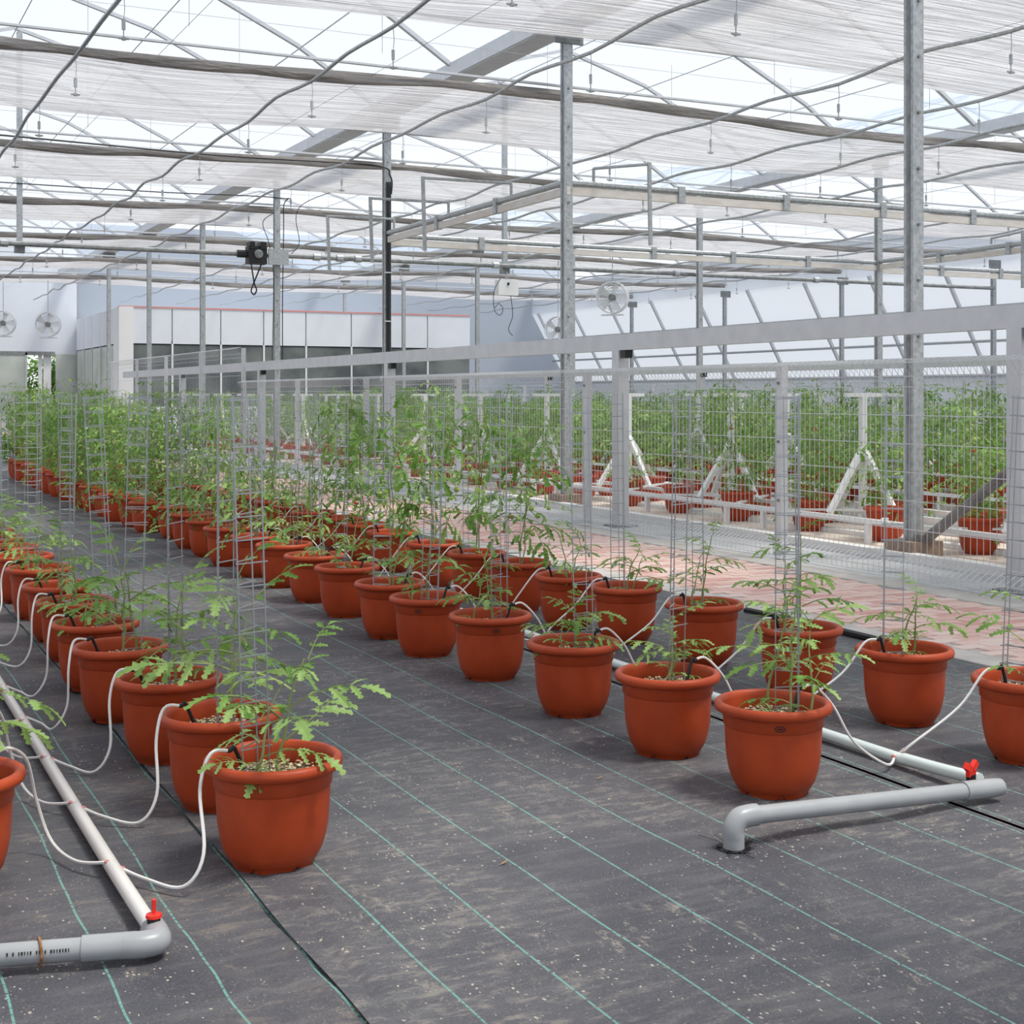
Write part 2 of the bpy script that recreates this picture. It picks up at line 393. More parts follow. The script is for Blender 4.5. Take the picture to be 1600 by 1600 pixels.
# ------------------------------------------------------------------ roof, walls
rid = 8.4; GZ = 6.12
for i in range(-1, 3):
    x0 = LX[0] - 10.14 if i < 0 else LX[i]; x1 = x0 + 10.14; xm = (x0 + x1) / 2
    prof = [(x0, GZ), (x0 + 1.5, GZ + .95), (x0 + 3.2, GZ + 1.75), (xm, rid), (x1 - 3.2, GZ + 1.75), (x1 - 1.5, GZ + .95), (x1, GZ)]
    m = MB(); n = len(prof)
    for yy in (Y0, Y1): m.v += [(x, yy, z) for x, z in prof]
    for k in range(n - 1): m.face(k, k + 1, n + k + 1, n + k)
    struct(m.obj('ceiling_roof_film', 'roof_film', smooth=True))
    g = thing('roof_truss_set', ['galvanised roof bows over the bay left of the frame', 'galvanised roof bows above the potted rows', 'galvanised roof bows above the tomato benches', 'galvanised roof bows above the far right bay'][i + 1], 'roof frame')
    bow = MB()
    for k in range(n - 1):
        ww = .022 if k < 3 else .075
        bow.bar((prof[k][0], 0, prof[k][1] - .06), (prof[k + 1][0], 0, prof[k + 1][1] - .06), ww, .06)
    bme = bow.mesh('bow', 'aluminium')
    y = -3.2
    while y < Y1:
        inst('roof_bow', bme, g, (0, y, 0)); y += 3.1
    pur = MB()
    for x, z in prof[1:-1]: pur.tube([(x, Y0, z - .13), (x, Y1, z - .13)], .010, 4)
    pur.obj('purlins', 'galvanised', g)['kind'] = 'stuff'
# gutters
for i, x in enumerate(LX):
    g = thing('roof_gutter', ['grey steel roof gutter over the left column line', 'grey steel roof gutter over the nearest column line', 'grey steel roof gutter over the second column line', 'grey steel roof gutter along the slanted right wall'][i], 'gutter', (x, 0, 0))
    m = MB(); yy = Y0
    while yy < Y1 - .1:
        m2 = MB().box(-.17, yy + .01, GZ - .13, .17, min(yy + 6.19, Y1), GZ - .10)
        m2.bar((-.2, yy + .01, GZ - .02), (-.2, min(yy + 6.19, Y1), GZ - .02), .02, .2).bar((.2, yy + .01, GZ - .02), (.2, min(yy + 6.19, Y1), GZ - .02), .02, .2)
        m2.obj('gutter_section', 'aluminium', g); yy += 6.2
# walls
def quad(name, pts, material): 
    m = MB(); m.v = pts; m.face(0, 1, 2, 3); return struct(m.obj(name, material))
quad('wall_left', [(-11.9, Y0, -.03), (-11.9, Y1, -.03), (-11.9, Y1, GZ), (-11.9, Y0, GZ)], 'roof_film')
quad('wall_front', [(-11.9, Y0, -.03), (30.3, Y0, -.03), (30.3, Y0, 7.9), (-11.9, Y0, 7.9)], 'roof_film')
quad('wall_right', [(30.22, Y0, -.03), (30.22, Y1, -.03), (30.22, Y1, 1.98), (30.22, Y0, 1.98)], 'panel_white')
quad('wall_right_slope', [(30.2, Y0, 1.98), (30.2, Y1, 1.98), (28.45, Y1, 5.0), (28.45, Y0, 5.0)], 'wall_film')
quad('wall_right_top', [(28.45, Y0, 5.0), (28.45, Y1, 5.0), (28.45, Y1, GZ), (28.45, Y0, GZ)], 'wall_film')
wf = thing('wall_rafters', 'slanted grey rafters and rails along the right side wall', 'wall frame')
raf = MB().bar((28.38, 0, 5.0), (30.1, 0, 1.98), .09, .09).mesh('wall_rafter', 'aluminium')
y = 2.0
while y < Y1: inst('wall_rafter', raf, wf, (0, y, 0)); y += 3.1
for (x, z) in ((28.95, 3.85), (29.5, 2.92), (30.1, 1.97)): MB().tube([(x, Y0, z), (x, Y1, z)], .04, 6).obj('wall_rail', 'galvanised', wf)

# back end: wall, door opening, shrubs beyond
struct(MB().box(-12, Y1, 2.95, 8.8, Y1 + .12, 8.0).obj('wall_back', 'panel_white'))
struct(MB().box(8.8, Y1, -.03, 30.3, Y1 + .12, 8.0).obj('wall_back_right', 'wall_film'))
def ub(u, Y):                                          # X of the ray through column u at distance Y
    k = (u - 800) / F; D = Y / (CT - k * ST); return k * D * CT + D * ST
d1 = struct(MB().box(ub(-60, Y1), Y1 - .12, 0, ub(41, Y1), Y1 - .06, 3.0).obj('door_1', 'pale_pane'))
MB().box(ub(41, Y1) - .05, Y1 - .14, 0, ub(41, Y1) + .02, Y1 - .04, 3.0).obj('door_frame', 'aluminium', d1)
MB().box(ub(-60, Y1), Y1 - .14, 2.9, ub(85, Y1), Y1 - .02, 3.04).obj('door_rail', 'galvanised_dark', d1)
struct(MB().box(ub(60, Y1), Y1, 0, ub(66, Y1), Y1 + .1, 2.95).obj('trim_3', 'white_paint'))
struct(MB().box(ub(68, Y1), Y1, 0, ub(80, Y1), Y1 + .1, 2.95).obj('trim_4', 'white_paint'))
struct(MB().box(ub(87, Y1), Y1, 0, 8.8, Y1 + .05, 2.95).obj('door_2', 'pale_pane'))

# white room block with windows
bl = thing('packing_room', 'white panelled room with a dark window band at the back', 'building', (8.8, 46.7, 0))
BX = 12.6; BY = 8.6; BT = 4.28; BW = 3.1
MB().box(.06, .08, 3.2, BX, BY, BT - .02).obj('core_wall', 'panel_white', bl)
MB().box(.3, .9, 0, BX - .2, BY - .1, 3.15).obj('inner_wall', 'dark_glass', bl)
us = [192, 269, 345, 412, 478, 549, 605, 668, 735]
xs = [ub(u, 46.7) - 8.8 for u in us]
for a, b in zip(xs[:-1], xs[1:]):
    MB().box(a + .02, 0, BW, b - .02, .06, BT).obj('wall_panel', 'panel_white', bl)
    MB().box(a + .03, .03, 1.0, b - .03, .05, BW - .04).obj('window_pane', 'dark_glass', bl)
    MB().box(a + .02, 0, -.0, b - .02, .06, 1.0).obj('wall_panel', 'panel_white', bl)
    MB().box(a - .02, -.01, 1.0, a + .04, .08, BW).obj('mullion', 'white_paint', bl)
MB().box(-.05, -.03, 0, .42, .9, BT + .02).obj('corner_post', 'white_paint', bl)
MB().box(-.05, -.02, BT, BX, .1, BT + .05).obj('orange_roof_trim', 'fitting_pink', bl)
ys = [0, 1.7, 3.4, 5.1, 6.8, 8.5]
for a, b in zip(ys[:-1], ys[1:]):
    MB().box(-.04, a + .02, BW, .02, b - .02, BT).obj('wall_panel', 'panel_white', bl)
    MB().box(-.02, a + .05, .4, .0, b - .05, BW - .04).obj('window_pane', 'pale_pane', bl)
    if a > .1: MB().box(-.05, a - .03, 0, .03, a + .05, BW).obj('mullion', 'aluminium', bl)
MB().box(3.2, .78, 2.7, 6.5, .86, 2.85).obj('ceiling_light_strip', 'white_paint', bl)

# ------------------------------------------------------------------ columns
def column(X, Y, w, top, label, foot=True, bolts=8):
    t = thing('steel_column', label, 'column', (X, Y, 0))
    m = MB(); h = w / 2
    m.box(-h, -h, 0, h, h, top); m.obj('shaft', 'galvanised', t)
    MB().box(-h - .006, -h * .35, .02, -h, h * .35, top - .02).obj('groove', 'galvanised_dark', t)
    if foot: MB().box(-.17, -.17, 0, .17, .17, .16).obj('footing', 'footing', t)
    b = MB()
    b.tube([(0, -h - .018, 0), (0, -h, 0)], .014, 6)
    bme = b.mesh('bolt', 'galvanised_dark')
    for k in range(bolts): inst('bolt', bme, t, (0, 0, 1.9 + k * (top - 2.2) / max(1, bolts)))
    MB().box(-.2, -.02 - h, top - .22, .2, .02 - h, top).obj('bracket', 'galvanised_dark', t)
    return t
base = [9.15 + 6.19 * k for k in range(8)]
names = ['tall galvanised column at the right, nearest behind the mesh fence', 'galvanised column in the middle carrying the two corner pipes', 'galvanised column with black cables taped down it',
         'galvanised column holding the black motor', 'slim column just right of the tall mesh panel', 'slim column in front of the white room, left part', 'slim column at the corner of the white room', 'farthest slim column by the back wall']
for k, Y in enumerate(base[:7]): column(8.36, Y, .115, 6.0, names[k], foot=k < 3)
column(8.36, base[0] - 6.19, .115, 6.0, 'galvanised column outside the frame at the near right', foot=True)
for k in range(2, 8): column(18.5, base[k] - .3, .115, 6.0, ['', '', 'second-line column half hidden behind the tall right column', 'second-line column between the fan and the tall column', 'second-line column beside the white fan', 'second-line column under the white electrical box', 'slender second-line column left of the electrical box', 'last second-line column near the back wall'][k], foot=False, bolts=3)
for k in range(3, 7): column(28.1, base[k], .11, 5.0, ['', '', '', 'column against the slanted wall, nearest', 'column against the slanted wall, left of the tall column', 'column against the slanted wall, behind the fan line', 'column against the slanted wall, farthest'][k], foot=False, bolts=2)
# cables down the third column
cb = thing('cable_run', 'bundle of black cables taped down the third column', 'cable', (8.36, base[2], 0))
for k in range(3):
    x = .035 - .03 * k
    MB().tube(catmull([(x, -.075, .9), (x, -.075, 3.6), (x, -.08, 4.9)]), .011, 5).obj('cable', 'black', cb)
MB().tube(catmull([(.05, -.08, 4.7), (.02, -.1, 5.0), (-.35, -.1, 5.15), (-3, -.1, 5.12), (-7, -.1, 5.18), (-12, 0, 5.2)], 8), .014, 5).obj('cable', 'black', cb)
for z in (1.6, 2.6, 3.4): MB().box(-.062, -.092, z, .062, -.055, z + .02).obj('tape', 'aluminium', cb)
cb = thing('cable_run', 'thin black cables looping at the motor column', 'cable', (8.36, base[3], 0))
MB().tube(catmull([(.1, -.07, 2.0), (.1, -.07, 3.4), (.12, -.07, 5.2), (0, -.08, 5.42), (-3, -.08, 5.38), (-10, 0, 5.4)], 8), .011, 5).obj('cable', 'black', cb)
MB().tube(catmull([(-.12, -.07, 1.9), (-.09, -.07, 3.4), (-.1, -.07, 4.0), (-.2, -.1, 4.5), (-.32, -.1, 4.9), (-.1, -.1, 5.1)], 8), .008, 5).obj('cable', 'black', cb)
MB().tube(catmull([(.14, -.07, 4.2), (.45, -.07, 4.5), (.5, -.07, 5.3), (2.0, -.07, 5.9)], 8), .008, 5).obj('cable', 'black', cb)

# ------------------------------------------------------------------ overhead pipes
def tie(p, q, label, rust=True):
    t = thing('tie_pipe', label, 'pipe')
    MB().tube([p, q], .042, 8).obj('pipe', 'galvanised', t)
    p2 = (p[0], p[1], p[2] - .11); q2 = (q[0], q[1], q[2] - .11)
    MB().bar(p2, q2, .05, .10).obj('channel', 'rusty_white', t)
    d = Vector(q) - Vector(p); n = int(d.length / 1.6)
    cl = MB().box(-.05, -.05, -.16, .05, .05, .05).mesh('clamp', 'galvanised')
    for k in range(1, n): inst('clamp', cl, t, tuple(Vector(p) + d * k / n))
    return t
PZ = 4.06
tie((8.36, base[1] - .06, PZ), (8.36, base[2] - .1, PZ), 'pipe with channel running back from the middle column')
tie((8.36, base[1], PZ), (18.5, base[1], PZ), 'pipe with rust-stained channel running right from the middle column')
tie((8.36, base[2], PZ - .03), (18.5, base[2] - .3, PZ - .08), 'white pipe with channel from the cable column to the right')
tie((18.5, base[2] - .3, PZ - .06), (18.5, base[0] - 3, PZ - .06), 'pipe with channel at the upper right edge beyond the column')
tie((18.5, base[2] - .3, PZ - .12), (28.1, base[2] - .3, PZ - .12), 'pipe with channel running right behind the tall column')
def hook(o, arm, drop, label, rise=.16):
    t = thing('drain_hook', label, 'pipe', o)
    MB().tube([(0, 0, 0), (0, 0, rise)], .022, 6).obj('riser', 'galvanised', t)
    MB().tube([(0, 0, rise), (arm[0], arm[1], rise + arm[2])], .02, 6).obj('arm', 'galvanised', t)
    MB().bar((arm[0], arm[1], rise + arm[2] + .02), (arm[0] + .05, arm[1] + .05, rise + arm[2] - drop), .045, .03).obj('hanging_bar', 'galvanised', t)
hook((8.36, 16.9, PZ + .04), (-1.25, .1, 0), .95, 'bent hanging pipe nearest the middle column')
hook((8.36, 19.0, PZ + .04), (-1.2, .1, 0), .93, 'bent hanging pipe second from the middle column')
hook((8.36, 21.2, PZ + .04), (-1.1, .1, 0), .9, 'bent hanging pipe just left of the cable column')
hook((8.75, base[1], PZ + .04), (.45, -.6, 0), 1.0, 'bent hanging pipe just right of the middle column')
hook((18.5, 18.3, PZ), (-.3, -1.0, 0), .95, 'bent hanging pipe right of the tall column', rise=.1)
# drive shaft with motor
SY = base[3]; SZ = 4.24
sh = thing('drive_shaft', 'long dark galvanised screen drive shaft crossing the whole hall', 'pipe')
MB().tube([(-11, SY - .12, SZ), (28, SY - .12, SZ)], .05, 8).obj('shaft', 'galvanised_dark', sh)
for x in (9.1, 9.6, 10.0, 13.2, 17.9, 3.0, 22.0): MB().tube([(x, SY - .12, SZ), (x + .14, SY - .12, SZ)], .075, 8).obj('coupling', 'galvanised', sh)
mo = thing('drive_motor', 'black gear motor hanging beside a column on the drive shaft', 'motor', (7.92, SY - .14, SZ))
m = MB().box(-.22, -.13, -.2, .16, .13, .16); m.obj('housing', 'black', mo)
MB().box(-.2, -.16, .1, -.1, .1, .24).obj('lug', 'black', mo); MB().box(.02, -.16, .1, .14, .1, .24).obj('lug', 'black', mo)
MB().lathe([(.09, -.02), (.09, .02), (.05, .03), (.001, .03)], 12).obj('dial', 'galvanised_dark', mo, loc=(-.02, -.14, .0), rot=(PI / 2, 0, 0))
MB().tube([(-.42, 0, 0), (-.22, 0, 0)], .08, 8).obj('coupling', 'black', mo)
MB().box(.2, -.1, -.2, .62, -.06, .12).obj('mount_plate', 'galvanised', mo)
MB().tube(catmull([(.05, -.1, -.2), (-.05, -.1, -.45), (-.12, -.1, -.62), (-.16, -.1, -.75), (-.1, -.1, -.82), (-.05, -.1, -.72), (-.1, -.1, -.58), (-.16, -.1, -.2)]), .016, 5).obj('hanging_loop', 'black', mo)
# hanging mid posts
for (X, lab) in ((3.36, 'hanging post at the left ending on the drive shaft'), (13.55, 'hanging post above the white electrical box')):
    t = thing('hanging_post', lab, 'post', (X, SY, 0))
    MB().box(-.05, -.05, SZ - .12, .05, .05, 8.25).obj('post', 'galvanised', t)
    MB().box(-.09, -.08, SZ - .16, .09, .08, SZ - .04).obj('bearing', 'galvanised_dark', t)
eb = thing('electrical_box', 'white electrical box hanging under the drive shaft', 'box', (13.55, SY - .1, 3.75))
MB().box(-.24, -.1, -.16, .24, .1, .17).obj('case', 'white_paint', eb)
MB().box(-.03, -.12, .06, .01, -.1, .12).obj('switch', 'black', eb)
MB().tube([(0, 0, .17), (0, 0, .36)], .02, 5).obj('hanger', 'galvanised', eb)
MB().tube(catmull([(-.2, -.1, .2), (-.36, -.1, -.1), (-.34, -.1, -.5), (-.2, -.1, -.6), (-.14, -.1, -.45), (-.25, -.1, -.35), (-.33, -.1, -.45)]), .008, 5).obj('cable', 'black', eb)
MB().tube(catmull([(.05, -.1, -.16), (.1, -.1, -.6), (.0, -.1, -.9), (.1, -.1, -1.05)]), .008, 5).obj('cable', 'black', eb)

# fans
def fan(X, Y, z, d, rz, label):
    t = thing('circulation_fan', label, 'fan', (X, Y, z), rz, 'white circulation fans'); r = d / 2
    MB().lathe([(r, -.12), (r + .03, -.12), (r + .03, .12), (r, .12), (r, -.12)], 20).obj('housing', 'fan_white', t, rot=(PI / 2, 0, 0))
    MB().tube([(0, -.1, 0), (0, .1, 0)], .09, 10).obj('motor', 'galvanised_dark', t)
    bl_ = MB(); bl_.v = [(.05, -.03, -.02), (r * .9, -.06, -.1), (r * .93, .05, .12), (.05, .03, .05)]; bl_.face(0, 1, 2, 3)
    bm2 = bl_.mesh('blade', 'fan_white')
    for k in range(5): inst('blade', bm2, t, (0, 0, 0), (0, k * 2 * PI / 5, 0))
    g = MB()
    for k in range(1, 6): g.lathe([(r * k / 6, -.13), (r * k / 6 + .012, -.13), (r * k / 6 + .012, -.12)], 20)
    g.obj('grille', 'fan_white', t, rot=(PI / 2, 0, 0))
    MB().bar((-.3, 0, -r - .06), (.3, 0, -r - .06), .06, .04).obj('bracket', 'fan_white', t)
    MB().tube([(0, 0, r), (0, 0, 5.3 - z)], .012, 5).obj('hanger', 'galvanised', t)
def fan_at(u, v, D, d, lab, yaw=-.3):
    xc = (u - 800) / F * D; fan(xc * CT + D * ST, D * CT - xc * ST, HC + (HOR - v) * D / F, d, yaw, lab)
fan_at(75, 507, 47, .78, 'round white fan above the sliding door'); fan_at(5, 505, 47.5, .78, 'round white fan at the left edge of the picture')
fan_at(957, 465, 36, .78, 'round white fan hanging right of the middle column', -.8); fan_at(872, 515, 44, .78, 'small white fan half behind the middle column', -.8)

# shade screens
EY = [15.7 + 6.2 * k for k in range(-3, 6)]
pos = ['behind the camera', 'above the camera, nearest', 'first in view at the top', 'second in view', 'third in view', 'fourth in view', 'fifth in view', 'sixth in view', 'farthest at the back']
for k, E in enumerate(EY):
    t = thing('shade_screen', 'half-drawn pale grey shade screen, ' + pos[k], 'shade screen', (0, E, 5.3), group='shade screens drawn across under the roof')
    m = MB(); nx = 60; ny = 14; xa, xb = -11.5, 28.4; wdt = 3.75
    for j in range(ny + 1):
        for i in range(nx + 1):
            x = xa + (xb - xa) * i / nx; q = j / ny
            ph = (x - LX[1]) / 10.14 * 2 * PI
            z = -.05 * (1 - math.cos(ph)) - .05 * math.sin(q * PI) * (1 + .5 * math.sin(x * 1.3 + k)) + .035 * noise.noise(Vector((x * .35, j * 1.7, k * 3)))
            if j == 0: z -= .03
            yy = q * wdt + (.06 * noise.noise(Vector((x * .8, k, 2))) + .3 * math.sin(PI * max(0, min(1, (8 - x) / 9))) * 0)
            m.v.append((x, yy, z))
    for j in range(ny):
        for i in range(nx):
            a = j * (nx + 1) + i; m.face(a, a + 1, a + nx + 2, a + nx + 1)
    m.obj('cloth', 'screen_cloth', t, smooth=True)
    b = MB()
    nx2 = 150; pr = []
    for i in range(nx2 + 1):
        x = xa + (xb - xa) * i / nx2
        ph = (x - LX[1]) / 10.14 * 2 * PI
        zc = -.05 * (1 - math.cos(ph)) - .03
        a_ = .045 + .02 * noise.noise(Vector((x * 1.1, k, 5))); h_ = .055 + .025 * noise.noise(Vector((x * .5, k, 9))) + .018 * abs(math.sin(x * 1.4))
        for s_ in range(8):
            tt = 2 * PI * s_ / 8
            b.v.append((x, a_ * math.cos(tt) + .02, zc - h_ * .6 + h_ * math.sin(tt)))
    for i in range(nx2):
        for s_ in range(8):
            s2 = (s_ + 1) % 8; b.face(i * 8 + s_, i * 8 + s2, (i + 1) * 8 + s2, (i + 1) * 8 + s_)
    b.obj('bunched_edge', 'screen_bunch', t, smooth=True)
    MB().tube([(xa, wdt, .01), (xb, wdt, .01)], .014, 5).obj('edge_rod', 'galvanised', t)
    MB().tube([(xa, -.07, .03), (xb, -.07, .03)], .02, 5).obj('edge_rod', 'aluminium', t)
sw = thing('screen_wires', 'thin steel wires strung lengthwise under the screens', 'wire')
for i, X in enumerate([1.0, 3.4, 5.9, 11.0, 13.4, 16.0, 21, 23.5, 26]): MB().tube([(X, Y0 + .3, 5.22), (X, Y1, 5.22)], .003, 3).obj('wire', 'wire', sw)
sw = thing('screen_wires', 'thin steel wires strung crosswise above the screens', 'wire')
for E in EY:
    for dy in (-.9, -1.8, 1.2): MB().tube([(-11.5, E + dy, 5.45), (28.4, E + dy, 5.45)], .003, 3).obj('wire', 'wire', sw)
hw = thing('hanger_wires', 'thin vertical wires dropping from the roof bows', 'wire'); hme = MB().tube([(0, 0, 5.2), (0, 0, 7.2)], .004, 3).mesh('wire', 'wire')
for E in EY[1:]:
    for X in (1.2, 3.4, 5.6, 10.8, 13.4, 15.9, 21, 25): inst('wire', hme, hw, (X, E - 1.5 + .4 * R.random(), 0))

# misting lines
nz = MB(); nz.tube([(0, 0, 0), (.01, 0, -.12), (0, 0, -.24)], .004, 4)
nz.tube([(0, 0, -.22), (0, 0, -.31)], .017, 6); nz.tube([(0, 0, -.31), (0, 0, -.38)], .006, 4); nz.tube([(-.045, 0, -.385), (.045, 0, -.385)], .010, 5); nz.tube([(0, 0, -.40), (0, 0, -.375)], .02, 6)
nme = nz.mesh('nozzle', 'galvanised')
for i, X in enumerate([2.34, 4.83, 6.95, 10.1, 12.2, 13.9, 16.0, 20.4, 22.6, 24.8]):
    t = thing('misting_line', ordn(i + 1) + ' wavy grey misting tube from the left, hung with nozzles', 'hose', (X, 0, 4.9), group='misting lines under the screens')
    pts = []; y = -4.0; j = 0; nod = []
    while y < 54:
        p = (.05 * noise.noise(Vector((j * .9, X, 0))), y, (.0 if j % 2 == 0 else -.05) + .05 * noise.noise(Vector((j * .7, X, 4))))
        pts.append(p); nod.append(p); y += 1.25; j += 1
    MB().tube(catmull(pts, 3), .021, 6).obj('tube', 'galvanised', t, smooth=True)
    for j, p in enumerate(nod):
        if j % 2 and p[1] > 3 and p[1] < 42: inst('nozzle', nme, t, p)

# ------------------------------------------------------------------ mesh fences
FX = 7.32
def fence_panel_mesh(L, h, sp=.062):
    m = MB(); n = int(L / sp)
    for k in range(n + 1):
        y = k * sp
        m.tube([(0, y, .17), (-.13, y + .0, .10), (-.15, y + .0, .035), (.0, y + .03, .03), (.0, y + .026, .15), (0, y, .24), (0, y, h - .14), (.0, y + .0, h - .01), (-.01, y + .01, h), (-.10, y + .03, h - .03), (-.012, y + .036, h - .135)], .0024, 3, cap=False)
    return m.mesh('vertical_wires', 'fence_wire')
def fence(X, y0, n, L, h, label, sp=.062, nm='mesh_fence'):
    t = thing(nm, label, 'fence', (X, y0, 0))
    pm = fence_panel_mesh(L - .08, h, sp); hw = MB().tube([(-.004, 0, 0), (-.004, L - .06, 0)], .0042, 4).mesh('horizontal_wire', 'fence_wire')
    post = MB().box(-.035, -.035, 0, .035, .035, h - .02).box(-.045, -.045, 0, .045, .045, .03).mesh('fence_post', 'aluminium')
    bolt = MB().tube([(-.05, 0, 0), (-.03, 0, 0)], .012, 6).mesh('bolt', 'galvanised_dark')
    for k in range(n + 1):
        p = inst('fence_post', post, t, (.04, k * L, 0))
        for z in (.5, 1.0, 1.5): inst('bolt', bolt, p, (0, 0, z))
    zs = [.03, .19] + [.39 + (h - .60 - .0) * q / 5 for q in range(5)] + [h - .21, h - .13, h]
    for k in range(n):
        p = inst('wire_panel', pm, t, (0, k * L + .04, 0)); p['kind'] = 'stuff'
        for z in zs: inst('horizontal_wire', hw, p, (0, 0, z))
        inst('horizontal_wire', hw, p, (-.145, 0, .035)); inst('horizontal_wire', hw, p, (-.13, 0, .1)); inst('horizontal_wire', hw, p, (-.10, 0, h - .03))
    return t
fence(FX, 2.90, 7, 3.38, 1.67, 'long galvanised wire mesh fence between brick path and tomato benches')
fence(FX, 26.6, 4, 3.4, 2.33, 'taller fine mesh fence section far left of the low fence', sp=.11, nm='tall_mesh_fence')
fence(17.7, 8, 9, 3.38, 1.67, 'far mesh fence behind the tomato benches', sp=.10)
# box beams on white posts
def beam(X, y0, y1, posts, label, z=1.96):
    t = thing('box_beam_frame', label, 'frame', (X, 0, 0))
    MB().box(-.05, y0, z - .085, .05, y1, z + .085).obj('beam', 'aluminium', t)
    for y in posts:
        MB().box(-.065, y - .07, 0, .065, y + .07, z - .085).obj('post', 'aluminium', t)
        MB().box(-.13, y - .14, 0, .13, y + .14, .012).obj('foot_plate', 'galvanised_dark', t)
        MB().box(-.06, y - .2, z - .17, .03, y - .1, z - .085).obj('roller_bracket', 'black', t)
beam(7.66, 2.0, 40, (7.3, 12.85, 19.6, 26.4, 33), 'pale grey box beam on posts just behind the mesh fence')
beam(16.9, 6, 44, (11.5, 18.6, 25, 32), 'second pale grey box beam beyond the tomato benches', 1.95)
br = thing('brace_pipe', 'brown-grey brace pipe leaning up to the right of the tall column', 'pipe', (8.36, 9.15, 0))
MB().tube([(.0, -.13, .17), (.0, -2.95, 2.05)], .045, 10).obj('pipe', 'brace_brown', br)
MB().box(-.06, -.19, .16, .06, -.07, .22).obj('shoe', 'brace_brown', br)

# ------------------------------------------------------------------ pots
NSEG = 48
def potfn(j, t, r, z):
    if j in (0, 1):
        a = (t % (PI / 3)) - PI / 6
        if abs(a) < .11: return r - .004, z + .016
    return r, z
prof = [(.110, 0), (.121, 0), (.126, .016), (.131, .020), (.147, .048), (.158, .085), (.1655, .13), (.169, .19), (.1705, .234), (.1755, .239), (.178, .284),
        (.196, .284), (.204, .289), (.2075, .301), (.204, .314), (.196, .3195), (.186, .3195), (.179, .314), (.175, .300), (.171, .262), (.168, .20), (.001, .20)]
POT = MB().lathe(prof, NSEG, fn=potfn).lathe([(.112, 0.0), (.110, .022), (.001, .022)], 24).mesh('pot', 'terracotta', True)
POT_LO = MB().lathe([prof[i] for i in (1, 4, 6, 8, 10, 11, 13, 15, 17, 19, 21)], 20).mesh('pot', 'terracotta', True)
g = MB(); g.m(0).lathe([(.169, .252), (.12, .258), (.001, .262)], 20)
rg = random.Random(3)
for k in range(430):
    a = rg.random() * 2 * PI; q = math.sqrt(rg.random()) * .163
    g.m(1 if rg.random() < .86 else 2).blob((q * math.cos(a), q * math.sin(a), .262 + rg.uniform(-.002, .005)), rg.uniform(.0035, .0078), .6, rg.random() * 3)
GRAVEL = g.mesh('perlite_topping', ['soil', 'perlite', 'soil'])
GRAVEL_LO = MB().lathe([(.169, .262), (.1, .268), (.001, .270)], 16).mesh('perlite_topping', 'perlite')
oval = MB(); oval.tube([(.017 * math.cos(a * PI / 6), 0, .009 * math.sin(a * PI / 6)) for a in range(13)], .0022, 4); oval.tube([(-.008, 0, 0), (.008, 0, 0)], .003, 4)
OVAL = oval.mesh('embossed_oval', 'black')

# ------------------------------------------------------------------ leaves and plants
def leaflet(m, o, d, n_, L, w, seg=4, droop=.3, serr=True, fold=.25):
    o = Vector(o); d = Vector(d).normalized(); n_ = Vector(n_); side = d.cross(n_).normalized(); n_ = side.cross(d).normalized()
    b = len(m.v); mid = []; 
    for i in range(seg + 1):
        t = i / seg
        c = o + d * (L * t) - n_ * (droop * L * t * t)
        m.v.append(tuple(c))
    idx = lambda i: b + i
    sb = len(m.v); 
    for sgn in (-1, 1):
        for i in range(seg):
            t = (i + .35) / seg; hw = w * math.sin(PI * min(1, t * .92 + .05)) ** .75
            k = 1.0 if not serr else (1.12 if i % 2 == 0 else .82)
            t2 = (i + .75) / seg
            c = o + d * (L * t2) - n_ * (droop * L * t2 * t2) + side * sgn * hw * k + n_ * (fold * hw)
            m.v.append(tuple(c))
            t3 = (i + .95) / seg
            c = o + d * (L * t3) - n_ * (droop * L * t3 * t3) + side * sgn * hw * .55 * (1 - .5 * t) + n_ * (fold * hw * .6)
            m.v.append(tuple(c))
        for i in range(seg):
            s0 = sb + (0 if sgn < 0 else 2 * seg) + 2 * i
            prev = idx(i) if i == 0 else s0 - 1
            if sgn < 0:
                m.face(idx(i), s0, prev) if i else None
                m.face(idx(i), idx(i + 1), s0 + 1, s0)
            else:
                m.face(idx(i), prev, s0) if i else None
                m.face(idx(i), s0, s0 + 1, idx(i + 1))
def compound(L, seed, pairs=3, seg=5, tube=True, serr=True):
    q = random.Random(seed); m = MB()
    arch = q.uniform(.30, .55); rise = q.uniform(.1, .3)
    P = lambda t: Vector((L * t, .02 * math.sin(t * 3 + seed), L * (rise * t - arch * t * t)))
    if tube: m.m(1).tube([P(i / 5) for i in range(6)], [.0032 * (1 - .12 * i) for i in range(6)], 3, cap=False)
    else: m.m(1).tube([P(0), P(.5), P(1)], .0022, 3, cap=False)
    m.m(0)
    for i in range(pairs):
        t = .30 + .55 * i / max(1, pairs - 1) if pairs > 1 else .55
        p = P(t); dv = (P(min(1, t + .05)) - P(t - .05)).normalized()
        for s_ in (-1, 1):
            ang = q.uniform(.8, 1.15); d = dv * math.cos(ang) + Vector((0, s_, 0)) * math.sin(ang) + Vector((0, 0, q.uniform(-.25, .2)))
            LL = L * q.uniform(.30, .42) * (1 if i else .8)
            leaflet(m, p, d, (q.uniform(-.2, .2), q.uniform(-.2, .2), 1), LL, LL * q.uniform(.17, .23), seg, q.uniform(.15, .5), serr)
            if i == pairs - 2 and serr: leaflet(m, P(t + .1), d + dv * .2, (0, 0, 1), LL * .45, LL * .1, 2, .3, serr)
    dv = (P(1) - P(.9)).normalized(); leaflet(m, P(.97), dv, (0, 0, 1), L * .42, L * .12, seg, .3, serr)
    return m
